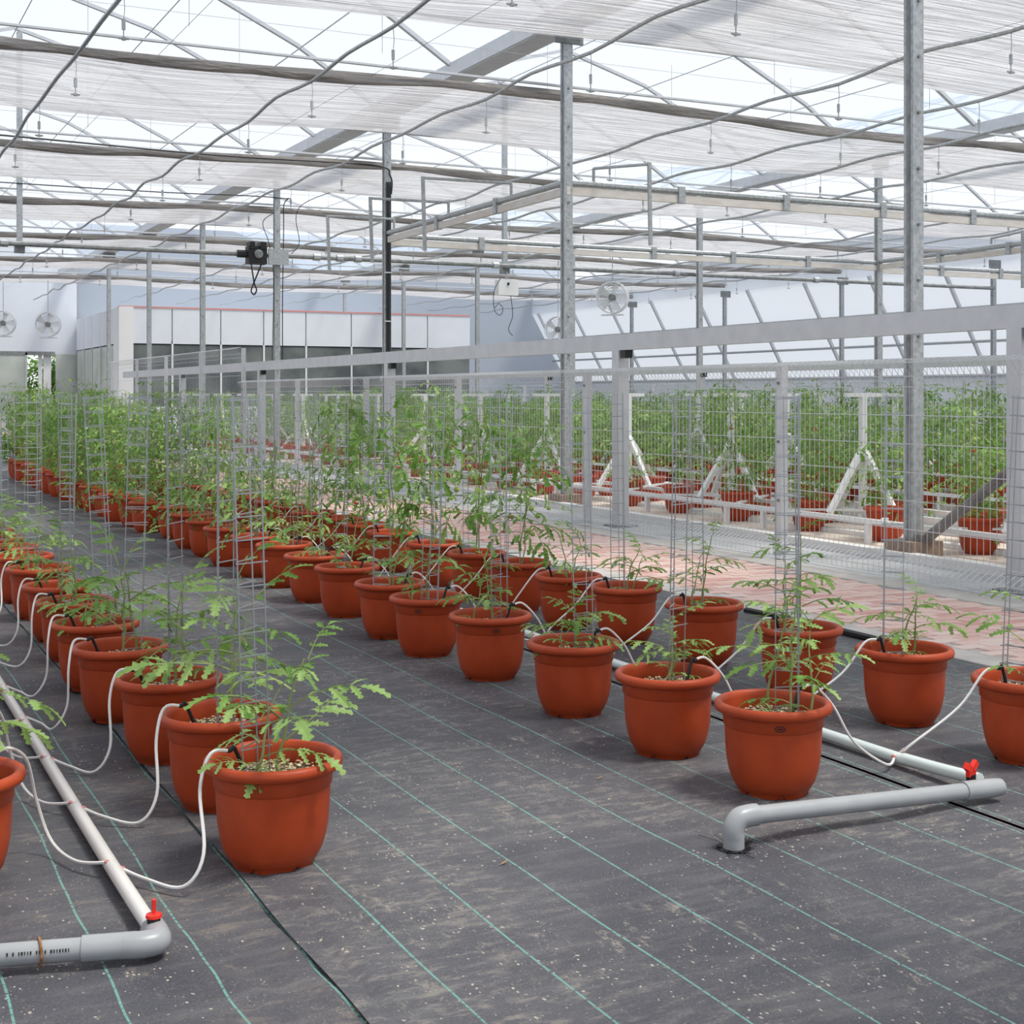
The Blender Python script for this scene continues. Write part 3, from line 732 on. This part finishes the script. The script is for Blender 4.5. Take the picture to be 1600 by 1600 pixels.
LEAVES = [compound(.2, 11 + i, 3).mesh('leaf', [('leaf', 'leaf_pale', 'leaf_pale')[i % 3], 'stem']) for i in range(8)]

def seedling(t, q, h, stems, lean=.08, nleaf=7, lscale=1.0, r0=.0055):
    for s_ in range(stems):
        a = q.random() * 2 * PI; rad = .02 + .06 * s_; hh = h * (1 if s_ == 0 else q.uniform(.65, 1.0))
        x, y = rad * math.cos(a), rad * math.sin(a); dx, dy = q.uniform(-1, 1) * lean, q.uniform(-1, 1) * lean
        pts = [(x + dx * (i / 6) ** 1.5 + .008 * q.uniform(-1, 1), y + dy * (i / 6) ** 1.5 + .008 * q.uniform(-1, 1), .25 + hh * i / 6) for i in range(7)]
        pts = catmull(pts, 3); n = len(pts)
        MB().tube(pts, [r0 * (1 - .6 * i / n) for i in range(n)], 6).obj('stem', 'stem', t, smooth=True)
        az = q.random() * 6
        for k in range(nleaf):
            f = .22 + .78 * (k / (nleaf - 1)) ** .9; p = pts[min(n - 1, int(f * (n - 1)))]
            az += 2.4 + q.uniform(-.4, .4)
            sc = lscale * q.uniform(.85, 1.3) * (1.0 if f < .85 else .72) * (.65 if k == 0 else 1)
            inst('leaf', q.choice(LEAVES), t, tuple(p), (q.uniform(-.3, .3), -q.uniform(.1, .6) - (.6 if f > .93 else 0), az), sc)

def foliage_mesh(seed, h, n, L, spread, fruits, pal, z0=.28):
    q = random.Random(seed); m = MB(); base_ = [compound(L, seed * 10 + i, 2, 3, False, True) for i in range(5)]
    stems = []
    for s_ in range(2):
        dx, dy = q.uniform(-.1, .1), q.uniform(-.1, .1)
        pts = catmull([(dx * i / 5 + q.uniform(-.02, .02), dy * i / 5 + q.uniform(-.02, .02), .25 + (h - .1 * s_) * i / 5) for i in range(6)], 2)
        stems.append(pts); m.m(2).tube(pts, .0045, 4, cap=False)
    for k in range(n):
        f = q.uniform(z0, 1.0); st = stems[k % 2]; p = st[min(len(st) - 1, int(f * len(st)))]
        c = q.choice(base_); sc = q.uniform(.65, 1.15)
        off = Vector((q.gauss(0, spread), q.gauss(0, spread), q.uniform(-.03, .03)))
        M = Matrix.Translation(p + off) @ Euler((q.uniform(-.7, .7), q.uniform(-.5, .9), q.random() * 6.3)).to_matrix().to_4x4() @ Matrix.Scale(sc, 4)
        b = len(m.v); m.v += [tuple(M @ Vector(v)) for v in c.v]
        pal_i = 0 if q.random() < .6 else 1
        for fc, mi in zip(c.f, c.mi): m.f.append(tuple(i + b for i in fc)); m.mi.append(2 if mi == 1 else pal_i)
    for k in range(fruits):
        f = q.uniform(.3, .95); p = stems[k % 2][int(f * (len(stems[0]) - 1))]
        m.m(3 if q.random() < .955 else 4); m.ball((p.x + q.gauss(0, spread * 1.2), p.y + q.gauss(0, spread * 1.2), p.z), q.uniform(.012, .022), 6, 4)
    return m.mesh('foliage', pal + ['stem', 'tomato_green', 'tomato_red'])
TALL = [foliage_mesh(20 + i, 1.08, 46, .25, .085, 12, ['leaf', 'leaf_pale'], .3) for i in range(4)]
MED = [foliage_mesh(30 + i, .62, 24, .23, .055, 2, ['leaf_pale', 'leaf'], .25) for i in range(4)]
DENSE = [foliage_mesh(40 + i, 1.22, 110, .19, .12, 26, ['leaf', 'leaf_pale'], .04) for i in range(4)]
DARK = [foliage_mesh(50 + i, 1.25, 105, .20, .14, 22, ['leaf_dark', 'leaf'], .12) for i in range(4)]

# ------------------------------------------------------------------ wire cages
def ring_mesh(w, open_=True):
    p = [(-w, 0, 0), (w * .9, -w * .55, 0), (w * .9, w * .75, 0)]
    m = MB(); m.tube([(-w - .006, 0, 0), (w * .9 + .012, -w * .62, 0)], .0024, 4); m.tube([(-w - .004, 0, .006), (w * .9 + .012, w * .8, .006)], .0024, 4)
    return m, p
RM, RP = ring_mesh(.042); RING = RM.mesh('crossbar', 'wire')
UPR = MB().tube([(0, 0, 0), (0, 0, 1.16)], .0025, 4).mesh('upright', 'wire')
def cage_near(loc, rot, label, z0=.24):
    t = thing('wire_cage', label, 'plant support', (loc[0], loc[1], z0), 0, 'wire plant cages standing in the pots'); t.rotation_euler = rot
    for p in RP: inst('upright', UPR, t, p)
    for k in range(17): inst('crossbar', RING, t, (0, 0, .05 + k * .0685))
def cage_mesh(w, four, wire=.0026, H=1.16, seed=0):
    q = random.Random(seed); m = MB()
    ps = [(-w, 0), (w * .9, -w * .55), (w * .9, w * .75)] if not four else [(-w, -w * .3), (-w * .2, w * .5), (w * .5, w * .3), (w, -w * .5)]
    for (x, y) in ps: m.tube([(x, y, 0), (x + q.uniform(-.01, .01), y, H)], wire, 3)
    for k in range(int(H / .07)):
        z = .05 + k * .07
        for a, b in zip(ps[:-1], ps[1:]): m.tube([(a[0], a[1], z), (b[0], b[1], z)], wire, 3)
        if not four: m.tube([(ps[0][0], ps[0][1], z), (ps[2][0], ps[2][1], z)], wire, 3)
    return m.mesh('wire_cage', 'wire')
CAGES = [cage_mesh(.045, False, seed=1), cage_mesh(.05, False, seed=2), cage_mesh(.085, True, seed=3), cage_mesh(.05, True, seed=4)]

# ------------------------------------------------------------------ drip hoses
def hose(pts, stake, label, near=True):
    t = thing('drip_hose', label, 'hose', (0, 0, 0), 0, 'white drip hoses feeding the pots')
    c = catmull(pts, 6 if near else 3)
    MB().tube(c, .0052, 6 if near else 4).obj('hose', 'hose_white', t, smooth=True)
    p0 = Vector(pts[0])
    MB().tube([p0 + Vector((0, 0, -.006)), p0 + (Vector(pts[1]) - p0).normalized() * .03], .008, 6).obj('tap_fitting', 'fitting_pink', t)
    e = Vector(pts[-1])
    MB().tube(catmull([e - (e - c[-3]).normalized() * .012, e, e + Vector((stake[0] * .25, stake[1] * .25, .004)), e + Vector((stake[0], stake[1], -.095))], 3), .0068, 6).obj('elbow_stake', 'black', t)
    return t

rows = {}
def px_row(lst): return [at(u, v, .315) for u, v in lst]
row1 = px_row([(427, 1182), (344, 1112), (263, 1056), (188, 1008), (149, 971), (118, 937), (93, 913), (62, 886), (35, 867), (14, 853)])
row2 = px_row([(1208, 1096), (1043, 1050), (896, 1002), (766, 959), (668, 931), (609, 909), (542, 884), (491, 866), (444, 849), (401, 836), (357, 823), (327, 812), (299, 802), (275, 790)])
row3 = px_row([(1605, 1058), (1413, 1012), (1247, 978), (1100, 941), (978, 915), (888, 898), (812, 877), (745, 862), (678, 847), (612, 830)])
y = row1[-1][1]
for k in range(3): y += .68; row1.append((1.2, y))
y = row2[-1][1]
while y < 24.6: y += .70; row2.append((2.98 + R.uniform(-.03, .03), y))
y = row3[-1][1]
while y < 33.5: y += .71; row3.append((4.15 + R.uniform(-.03, .03), y))
row0 = [(.33, 4.29 + .66 * k) for k in range(9)]
ROWS = [('leftmost row', row0, .76), ('left row', row1, .76), ('middle row', row2, 3.64), ('brick path row', row3, 3.64)]
ovals = {(1, 4), (2, 3), (2, 4), (2, 0)}
heights = {(1, 0): (.36, 2, 1.0), (1, 1): (.52, 2, 1.15), (1, 2): (.38, 2, 1.1), (1, 3): (.42, 2, 1.05), (1, 4): (.22, 2, .8),
           (2, 0): (.44, 3, .85), (2, 1): (.26, 2, .75), (2, 2): (.24, 2, .8), (2, 3): (.34, 2, .8), (3, 2): (.5, 2, .95), (3, 1): (.28, 2, .8), (3, 0): (.42, 1, .95)}
for r, (rname, plist, pipeX) in enumerate(ROWS):
    for k, (X, Y) in enumerate(plist):
        q = random.Random(r * 100 + k + 5)
        D = X * ST + Y * CT
        wh = ordn(k + 1) + ' pot of the ' + rname
        kind = 'near' if D < 9.6 else 'far'
        t = thing('potted_tomato', '', 'potted plant', (X, Y, 0), 0, 'terracotta pots of tomato plants in long rows')
        inst('pot', POT if D < 16 else POT_LO, t, rot=(0, 0, q.random() * 6.3)); inst('perlite_topping', GRAVEL if D < 11 else GRAVEL_LO, t)
        if (r, k) in ovals:
            a = math.atan2(-Y, -X) + q.uniform(-.3, .3)
            o = inst('embossed_oval', OVAL, t, (.1765 * math.cos(a), .1765 * math.sin(a), .258), (0, 0, a + PI / 2))
        if r == 3 and 6 <= k <= 11 or r == 2 and k >= 14 or r == 3 and k >= 17: size = 'tall'
        elif r == 3 and k >= 12 or (r == 2 and k >= 9): size = 'medium'
        else: size = 'small'
        if size == 'small':
            h, ns, ls = heights.get((r, k), (q.uniform(.28, .42), 2, .85))
            seedling(t, q, h, ns, nleaf=7 if D < 7 else 6, lscale=ls)
            desc = 'young tomato seedling'
        else:
            pool = MED if size == 'medium' else (TALL if (r == 3 and k < 15) else (DENSE if q.random() < .55 else TALL))
            s_ = q.uniform(.82, 1.1)
            f = inst('foliage', q.choice(pool), t, rot=(0, 0, q.random() * 6.3), scale=(1, 1, s_)); f['kind'] = 'stuff'
            desc = 'leafy knee-high tomato plant' if size == 'medium' else 'tall bushy tomato plant'
        t['label'] = desc + ' in the ' + wh.replace(' pot of', ' terracotta pot of')
        # cage
        if r != 3 or k % 4 != 1 or k < 4:
            lab = 'grey wire ladder cage standing in the ' + wh
            a = q.random() * 6.3; tilt = (q.uniform(-.05, .05), q.uniform(-.06, .03), a)
            ox, oy = .05 * math.cos(a), .05 * math.sin(a)
            if (r, k) == (1, 0): ox, oy, tilt = -.065, -.03, (.0, -.035, .4)
            if (r, k) == (1, 1): ox, oy, tilt = -.005, -.05, (.01, -.02, .9)
            if D < 7.2 and r > 0: cage_near((X + ox, Y + oy), tilt, lab)
            else:
                c = inst('wire_cage', CAGES[(k * 7 + r) % 4], None, (X + ox, Y + oy, .25), tilt)
                tag(c, lab, 'plant support', 'wire plant cages standing in the pots')
        # hose
        if D < 19:
            lab = 'thin white drip hose reaching the ' + wh
            j = q.uniform(-.04, .04)
            if r == 1: pts = [(pipeX, Y + .04, .045), (pipeX + .07, Y - .03, .018), (X - .30, Y - .13, .012), (X - .245, Y - .14, .10), (X - .235, Y - .09 + j, .26), (X - .20, Y - .04, .355), (X - .135, Y - .02, .352)]; stake = (.055, .02)
            elif r == 0: pts = [(pipeX, Y - .15, .045), (pipeX - .08, Y - .02, .02), (X + .30, Y + .14, .04), (X + .26, Y + .17, .16), (X + .225, Y + .12, .30), (X + .17, Y + .06, .357), (X + .12, Y + .03, .35)]; stake = (-.05, 0)
            elif r == 2: pts = [(pipeX - .01, Y + .08 + j, .045), (pipeX - .10, Y + .0, .03), (X + .34, Y - .03, .14), (X + .25, Y - .02, .28), (X + .18, Y, .355), (X + .125, Y, .35)]; stake = (-.05, -.01)
            else: pts = [(pipeX + .01, Y + .12 + j, .045), (pipeX + .03, Y + .10, .09), (X - .30, Y + .05, .22), (X - .20, Y + .02, .35), (X - .14, Y, .36)]; stake = (.04, .0)
            hose(pts, stake, lab, D < 9)

# ------------------------------------------------------------------ supply pipes on the mat
e1 = at(248, 1462, .035)
LPy = 3.58
t = thing('supply_pipe', 'white supply pipe between the two left pot rows', 'pipe')
MB().tube(catmull([(.76, LPy, .035), (.76, LPy + 1, .025), (.765, LPy + 4, .024), (.76, 14, .024)], 6), .0215, 12).obj('pipe', 'pvc_white', t, smooth=True)
t = thing('supply_pipe', 'pale mint supply pipe between the two right pot rows', 'pipe')
MB().tube(catmull([(3.645, 3.66, .05), (3.64, 4.0, .036), (3.64, 4.6, .028), (3.64, 9, .026), (3.64, 36, .026)], 8), .0225, 12).obj('pipe', 'pvc_mint', t, smooth=True)
def valve(loc, label, rz, butterfly):
    t = thing('red_tap', label, 'valve', loc, rz)
    MB().tube([(0, 0, -.02), (0, 0, .018)], .017, 10).obj('body', 'black', t)
    if butterfly:
        m = MB()
        m.bar((0, 0, .03), (-.035, 0, .055), .016, .024); m.bar((0, 0, .03), (.035, 0, .055), .016, .024); m.bar((-.022, 0, .022), (.022, 0, .022), .016, .02)
        m.obj('handle', 'red_plastic', t)
    else:
        MB().lathe([(.015, .010), (.021, .014), (.020, .021), (.008, .025), (.001, .025)], 14).obj('collar', 'red_plastic', t)
        MB().bar((0, 0, .02), (0, .0, .058), .008, .014).obj('handle', 'red_plastic', t)
gx, gy = .76, 3.50
t = thing('header_pipe', 'grey header pipe with wire tie at the lower left edge', 'pipe', (gx, gy, .036))
dv = Vector((-1, .26, 0)).normalized()
p1 = dv * .09
MB().tube(catmull([(0, .10, 0), (0, .045, 0), (-.01, .015, 0), (-.05, .01, 0), tuple(p1)], 5), .033, 14).obj('elbow', 'pvc_grey', t, smooth=True)
MB().tube([dv * .06, dv * .19], .0325, 14).obj('socket', 'pvc_grey', t, smooth=True)
MB().tube([dv * .12, dv * 1.9], .028, 14).obj('pipe', 'pvc_grey', t, smooth=True)
MB().tube([tuple(dv * .29 + Vector((.012 * (i % 2) * 0, .036 * math.cos(i * PI / 5), .034 * math.sin(i * PI / 5)))) for i in range(11)], .0035, 5).obj('rusty_wire_tie', 'rust', t)
mk = MB(); q = random.Random(2)
for i in range(24):
    c = dv * (.205 + i * .0068); a = -.55
    nrm = Vector((-dv.y, dv.x, 0)) * -1 if False else Vector((dv.y, -dv.x, 0))
    if nrm.y > 0: nrm = -nrm
    pc = c + nrm * (.0281 * math.cos(.35)) + Vector((0, 0, .0281 * math.sin(.35)))
    upv = Vector((0, 0, 1)) * math.cos(.35) - nrm * math.sin(.35)
    if q.random() < .85: mk.bar(pc - upv * .004, pc + upv * .004, q.uniform(.002, .0045), .0012, upv=tuple(nrm))
mk.obj('printed_marks', 'black', t)['kind'] = 'stuff'
valve((.757, 3.575, .062), 'small red tap handle on the left supply pipe', 0, False)
a0 = Vector((2.525, 3.555, 0)); a1 = Vector((3.625, 3.575, 0))
t = thing('header_pipe', 'grey header pipe rising from a slit in the mat at the right', 'pipe', tuple(a0))
MB().tube([(0, 0, -.02), (0, 0, .045)], .0335, 14).obj('socket', 'pvc_grey', t, smooth=True)
MB().tube(catmull([(0, 0, .035), (0, 0, .062), (.018, 0, .088), (.05, 0, .094), (.085, 0, .094)], 5), .034, 14).obj('elbow', 'pvc_grey', t, smooth=True)
b1 = a1 - a0
MB().tube([(.05, 0, .094), (b1.x - .05, b1.y, .046)], .028, 14).obj('pipe', 'pvc_grey', t, smooth=True)
MB().tube([(b1.x - .14, b1.y, .051), (b1.x - .02, b1.y, .046), (b1.x + .03, b1.y, .044)], [.033, .033, .030], 14).obj('end_cap', 'pvc_grey', t, smooth=True)
valve((3.585, 3.64, .062), 'red butterfly tap at the end of the right pipe', .3, True)
# torn mat around the riser
q = random.Random(9); m = MB()
for i in range(26):
    a = q.random() * 6.3; r_ = q.uniform(.035, .06); l_ = q.uniform(.02, .09)
    m.tube([(a0.x + r_ * math.cos(a), a0.y + r_ * math.sin(a), .004), (a0.x + (r_ + l_ * .6) * math.cos(a + .2), a0.y + (r_ + l_) * math.sin(a + .2), q.uniform(.004, .02))], .0013, 3)
m.lathe([(.055, .003), (.001, .003)], 12, a0.x, a0.y)
tag(m.obj('torn_mat_fibres', 'black'), 'frayed black mat fibres around the grey riser pipe', 'fibres', kind='stuff')
# fallen dry leaves
for i, (u, v, l) in enumerate([(928, 1220, 'small dry leaf on the mat left of the front right pot'), (780, 1354, 'tiny curled dry leaf in the middle of the mat'), (700, 988, 'tiny dry leaf on the mat below the middle row'), (1080, 1100, 'pale dry scrap lying behind the middle row')]):
    x, y = at(u, v); m = MB(); leaflet(m, (0, 0, .005), (1, .3 * i, 0), (0, 0, 1), .035, .006, 3, -.2, False)
    tag(m.obj('dry_leaf', 'leaf_litter', loc=(x, y, 0)), l, 'leaf')
# black sheet edge by the path
x, y = at(1330, 988)
m = MB(); m.tube(catmull([(5.36, 5.9, .012), (5.34, 6.3, .02), (5.37, 6.8, .014), (5.35, 7.4, .01)], 4), .02, 6)
tag(m.obj('mat_fold', 'black', smooth=True), 'rolled black mat edge beside the brick path', 'mat')

# ------------------------------------------------------------------ tomato benches beyond the fence
def bench(cx, y0, label, grp, L=2.25, tall=True):
    t = thing('growing_bench', label, 'bench', (cx, y0, 0), 0, grp)
    for nm, me, loc in BP: inst(nm, me, t, loc)
    return t
BP = []
L = 2.25; zt = .235
rail = MB().box(-.03, 0, zt - .02, .03, L - .03, zt + .02).mesh('rail', 'white_paint')
for x in (-.62, .0, .62): BP.append(('rail', rail, (x, 0, 0)))
cbm = MB().bar((-.62, 0, zt + .02), (.0, .55, zt + .02), .05, .02).mesh('cross_bar', 'white_paint'); cbm2 = MB().bar((.0, 0, zt + .02), (.62, .55, zt + .02), .05, .02).mesh('cross_bar', 'white_paint')
cbm3 = MB().bar((.0, 0, zt + .021), (-.62, .55, zt + .021), .05, .02).mesh('cross_bar', 'white_paint')
BP += [('cross_bar', cbm, (0, .1, 0)), ('cross_bar', cbm3, (0, 1.0, 0)), ('cross_bar', cbm2, (0, .6, 0)), ('cross_bar', cbm, (0, 1.4, 0))]
leg = MB().box(-.025, -.025, .03, .025, .025, zt - .02).mesh('leg', 'white_paint')
for x in (-.62, .62):
    for y in (.3, 1.9): BP.append(('leg', leg, (x, y, 0)))
BP.append(('pole', MB().box(-.03, -.03, .25, .03, .03, 1.38).mesh('pole', 'white_paint'), (0, 1.1, 0)))
BP.append(('top_bar', MB().box(-.22, -.03, 1.38, .22, .03, 1.42).mesh('top_bar', 'white_paint'), (0, 1.1, 0)))
for s_ in (-1, 1):
    BP.append(('brace', MB().bar((0, 0, .88), (.05, s_ * .42, .25), .05, .05).mesh('brace', 'white_paint'), (0, 1.1, 0)))
    BP.append(('brace', MB().bar((0, 0, .88), (s_ * .5, s_ * .1, .25), .05, .05).mesh('brace', 'white_paint'), (0, 1.1, 0)))
bn = ['bench row nearest the fence', 'middle bench row', 'farthest bench row']
for i, cx in enumerate(RX):
    y = 5.3 + .7 * i; k = 0
    ym = 40
    while y < ym:
        if i == 0: lab = 'white A-frame bench, ' + ordn(k + 1) + ' from the right in the ' + bn[i]
        else: lab = 'white A-frame growing bench in the ' + bn[i]
        bench(cx, y, lab, 'white benches in the ' + bn[i]); y += L; k += 1
    y = 5.6 + .2 * i; k = 0; spc = 1.15 if i == 0 else .72 if i == 1 else .80
    while y < ym:
        for s_ in (-1, 1):
            q = random.Random(int(i * 1000 + k * 2 + s_ + 9))
            X = cx + s_ * .34; Y = y + (spc / 2 if s_ > 0 else 0) + q.uniform(-.06, .06)
            if i == 0: lab = 'bench tomato plant in terracotta pot, ' + ordn(k + 1) + (' in the front line' if s_ < 0 else ' in the back line') + ' behind the fence'
            elif i == 1: lab = 'dense tomato plant in the crowded middle bench row'
            else: lab = 'dense dark tomato plant in the farthest bench row'
            t = thing('bench_tomato', lab, 'potted plant', (X, Y, .03), 0, 'tomato plants on the ' + bn[i])
            if i < 2 or k % 2 == 0: inst('pot', POT if (i == 0 and Y < 13) else POT_LO, t)
            else: inst('pot', POT_LO, t)
            inst('perlite_topping', GRAVEL_LO, t)
            pool = (TALL + DENSE[:2] + MED[:1]) if i == 0 else DARK if i == 2 else DARK + DENSE
            f = inst('foliage', q.choice(pool), t, rot=(0, 0, q.random() * 6.3), scale=(1.0 if i == 0 else 1.15, 1.0 if i == 0 else 1.15, q.uniform(.72, 1.06))); f['kind'] = 'stuff'
        y += spc; k += 1

# shrubs outside the door
q = random.Random(77)
for i in range(4):
    x = ub(50, Y1 + 2.5) - 3.0 + i * 2.0
    m = MB(); base_ = [compound(.75, 900 + j, 2, 2, False, False) for j in range(3)]
    for k in range(420):
        c = q.choice(base_); M = Matrix.Translation((q.gauss(0, .45), q.gauss(0, .3), q.uniform(.1, 3.0))) @ Euler((q.uniform(-1, 1), q.uniform(-1, 1), q.random() * 6)).to_matrix().to_4x4()
        b = len(m.v); m.v += [tuple(M @ Vector(v)) for v in c.v]
        for fc in c.f: m.f.append(tuple(j + b for j in fc)); m.mi.append(0 if k % 2 else 1)
    t = thing('shrub', ['leafy shrub outside the door, leftmost', 'leafy shrub seen through the open door', 'leafy shrub behind the right door post', 'leafy shrub outside the door, rightmost'][i], 'shrub', (x, Y1 + 2.0 + .5 * (i % 2), 0))
    m.obj('foliage', ['leaf', 'leaf_pale'], t)['kind'] = 'stuff'
    MB().tube([(0, 0, -.03), (.03, 0, 1.4), (0, .05, 2.6)], .04, 6).obj('stem', 'stem', t)

# labels of the setting
LAB = {'floor': ('black ground under the mats', 'ground'), 'floor_weed_mat': ('black weed mat with wavy teal threads under the left supply pipe', 'ground cover'),
 'floor_weed_mat.001': ('black weed mat with straight teal threads across the open middle aisle', 'ground cover'), 'floor_weed_mat.002': ('black weed mat under the right supply pipe beside the path', 'ground cover'),
 'floor_near': ('black mat nearest the camera', 'ground cover'), 'floor_left': ('black mat left of the picture', 'ground cover'),
 'trim_1': ('grey concrete kerb between mat and brick path', 'kerb'), 'trim_2': ('grey concrete kerb between brick path and mesh fence', 'kerb'),
 'floor_path': ('pink block paved path along the mesh fence', 'path'), 'floor_beyond_fence': ('grey concrete floor beyond the mesh fence', 'floor'),
 'wall_right': ('low white wall along the far right side', 'wall'), 'wall_right_slope': ('slanted translucent side wall at the right', 'wall'), 'wall_back': ('white wall above the sliding door', 'wall'),
 'wall_back_right': ('grey translucent end wall right of the white room', 'wall'), 'door_1': ('translucent sliding door at the left edge', 'door'), 'door_2': ('pale translucent door panel left of the white room', 'door'),
 'trim_3': ('narrow white post right of the door gap', 'post'), 'trim_4': ('wide white post right of the door gap', 'post')}
for o in S.objects:
    if o.parent is None and o.name in LAB: o['label'], o['category'] = LAB[o.name]
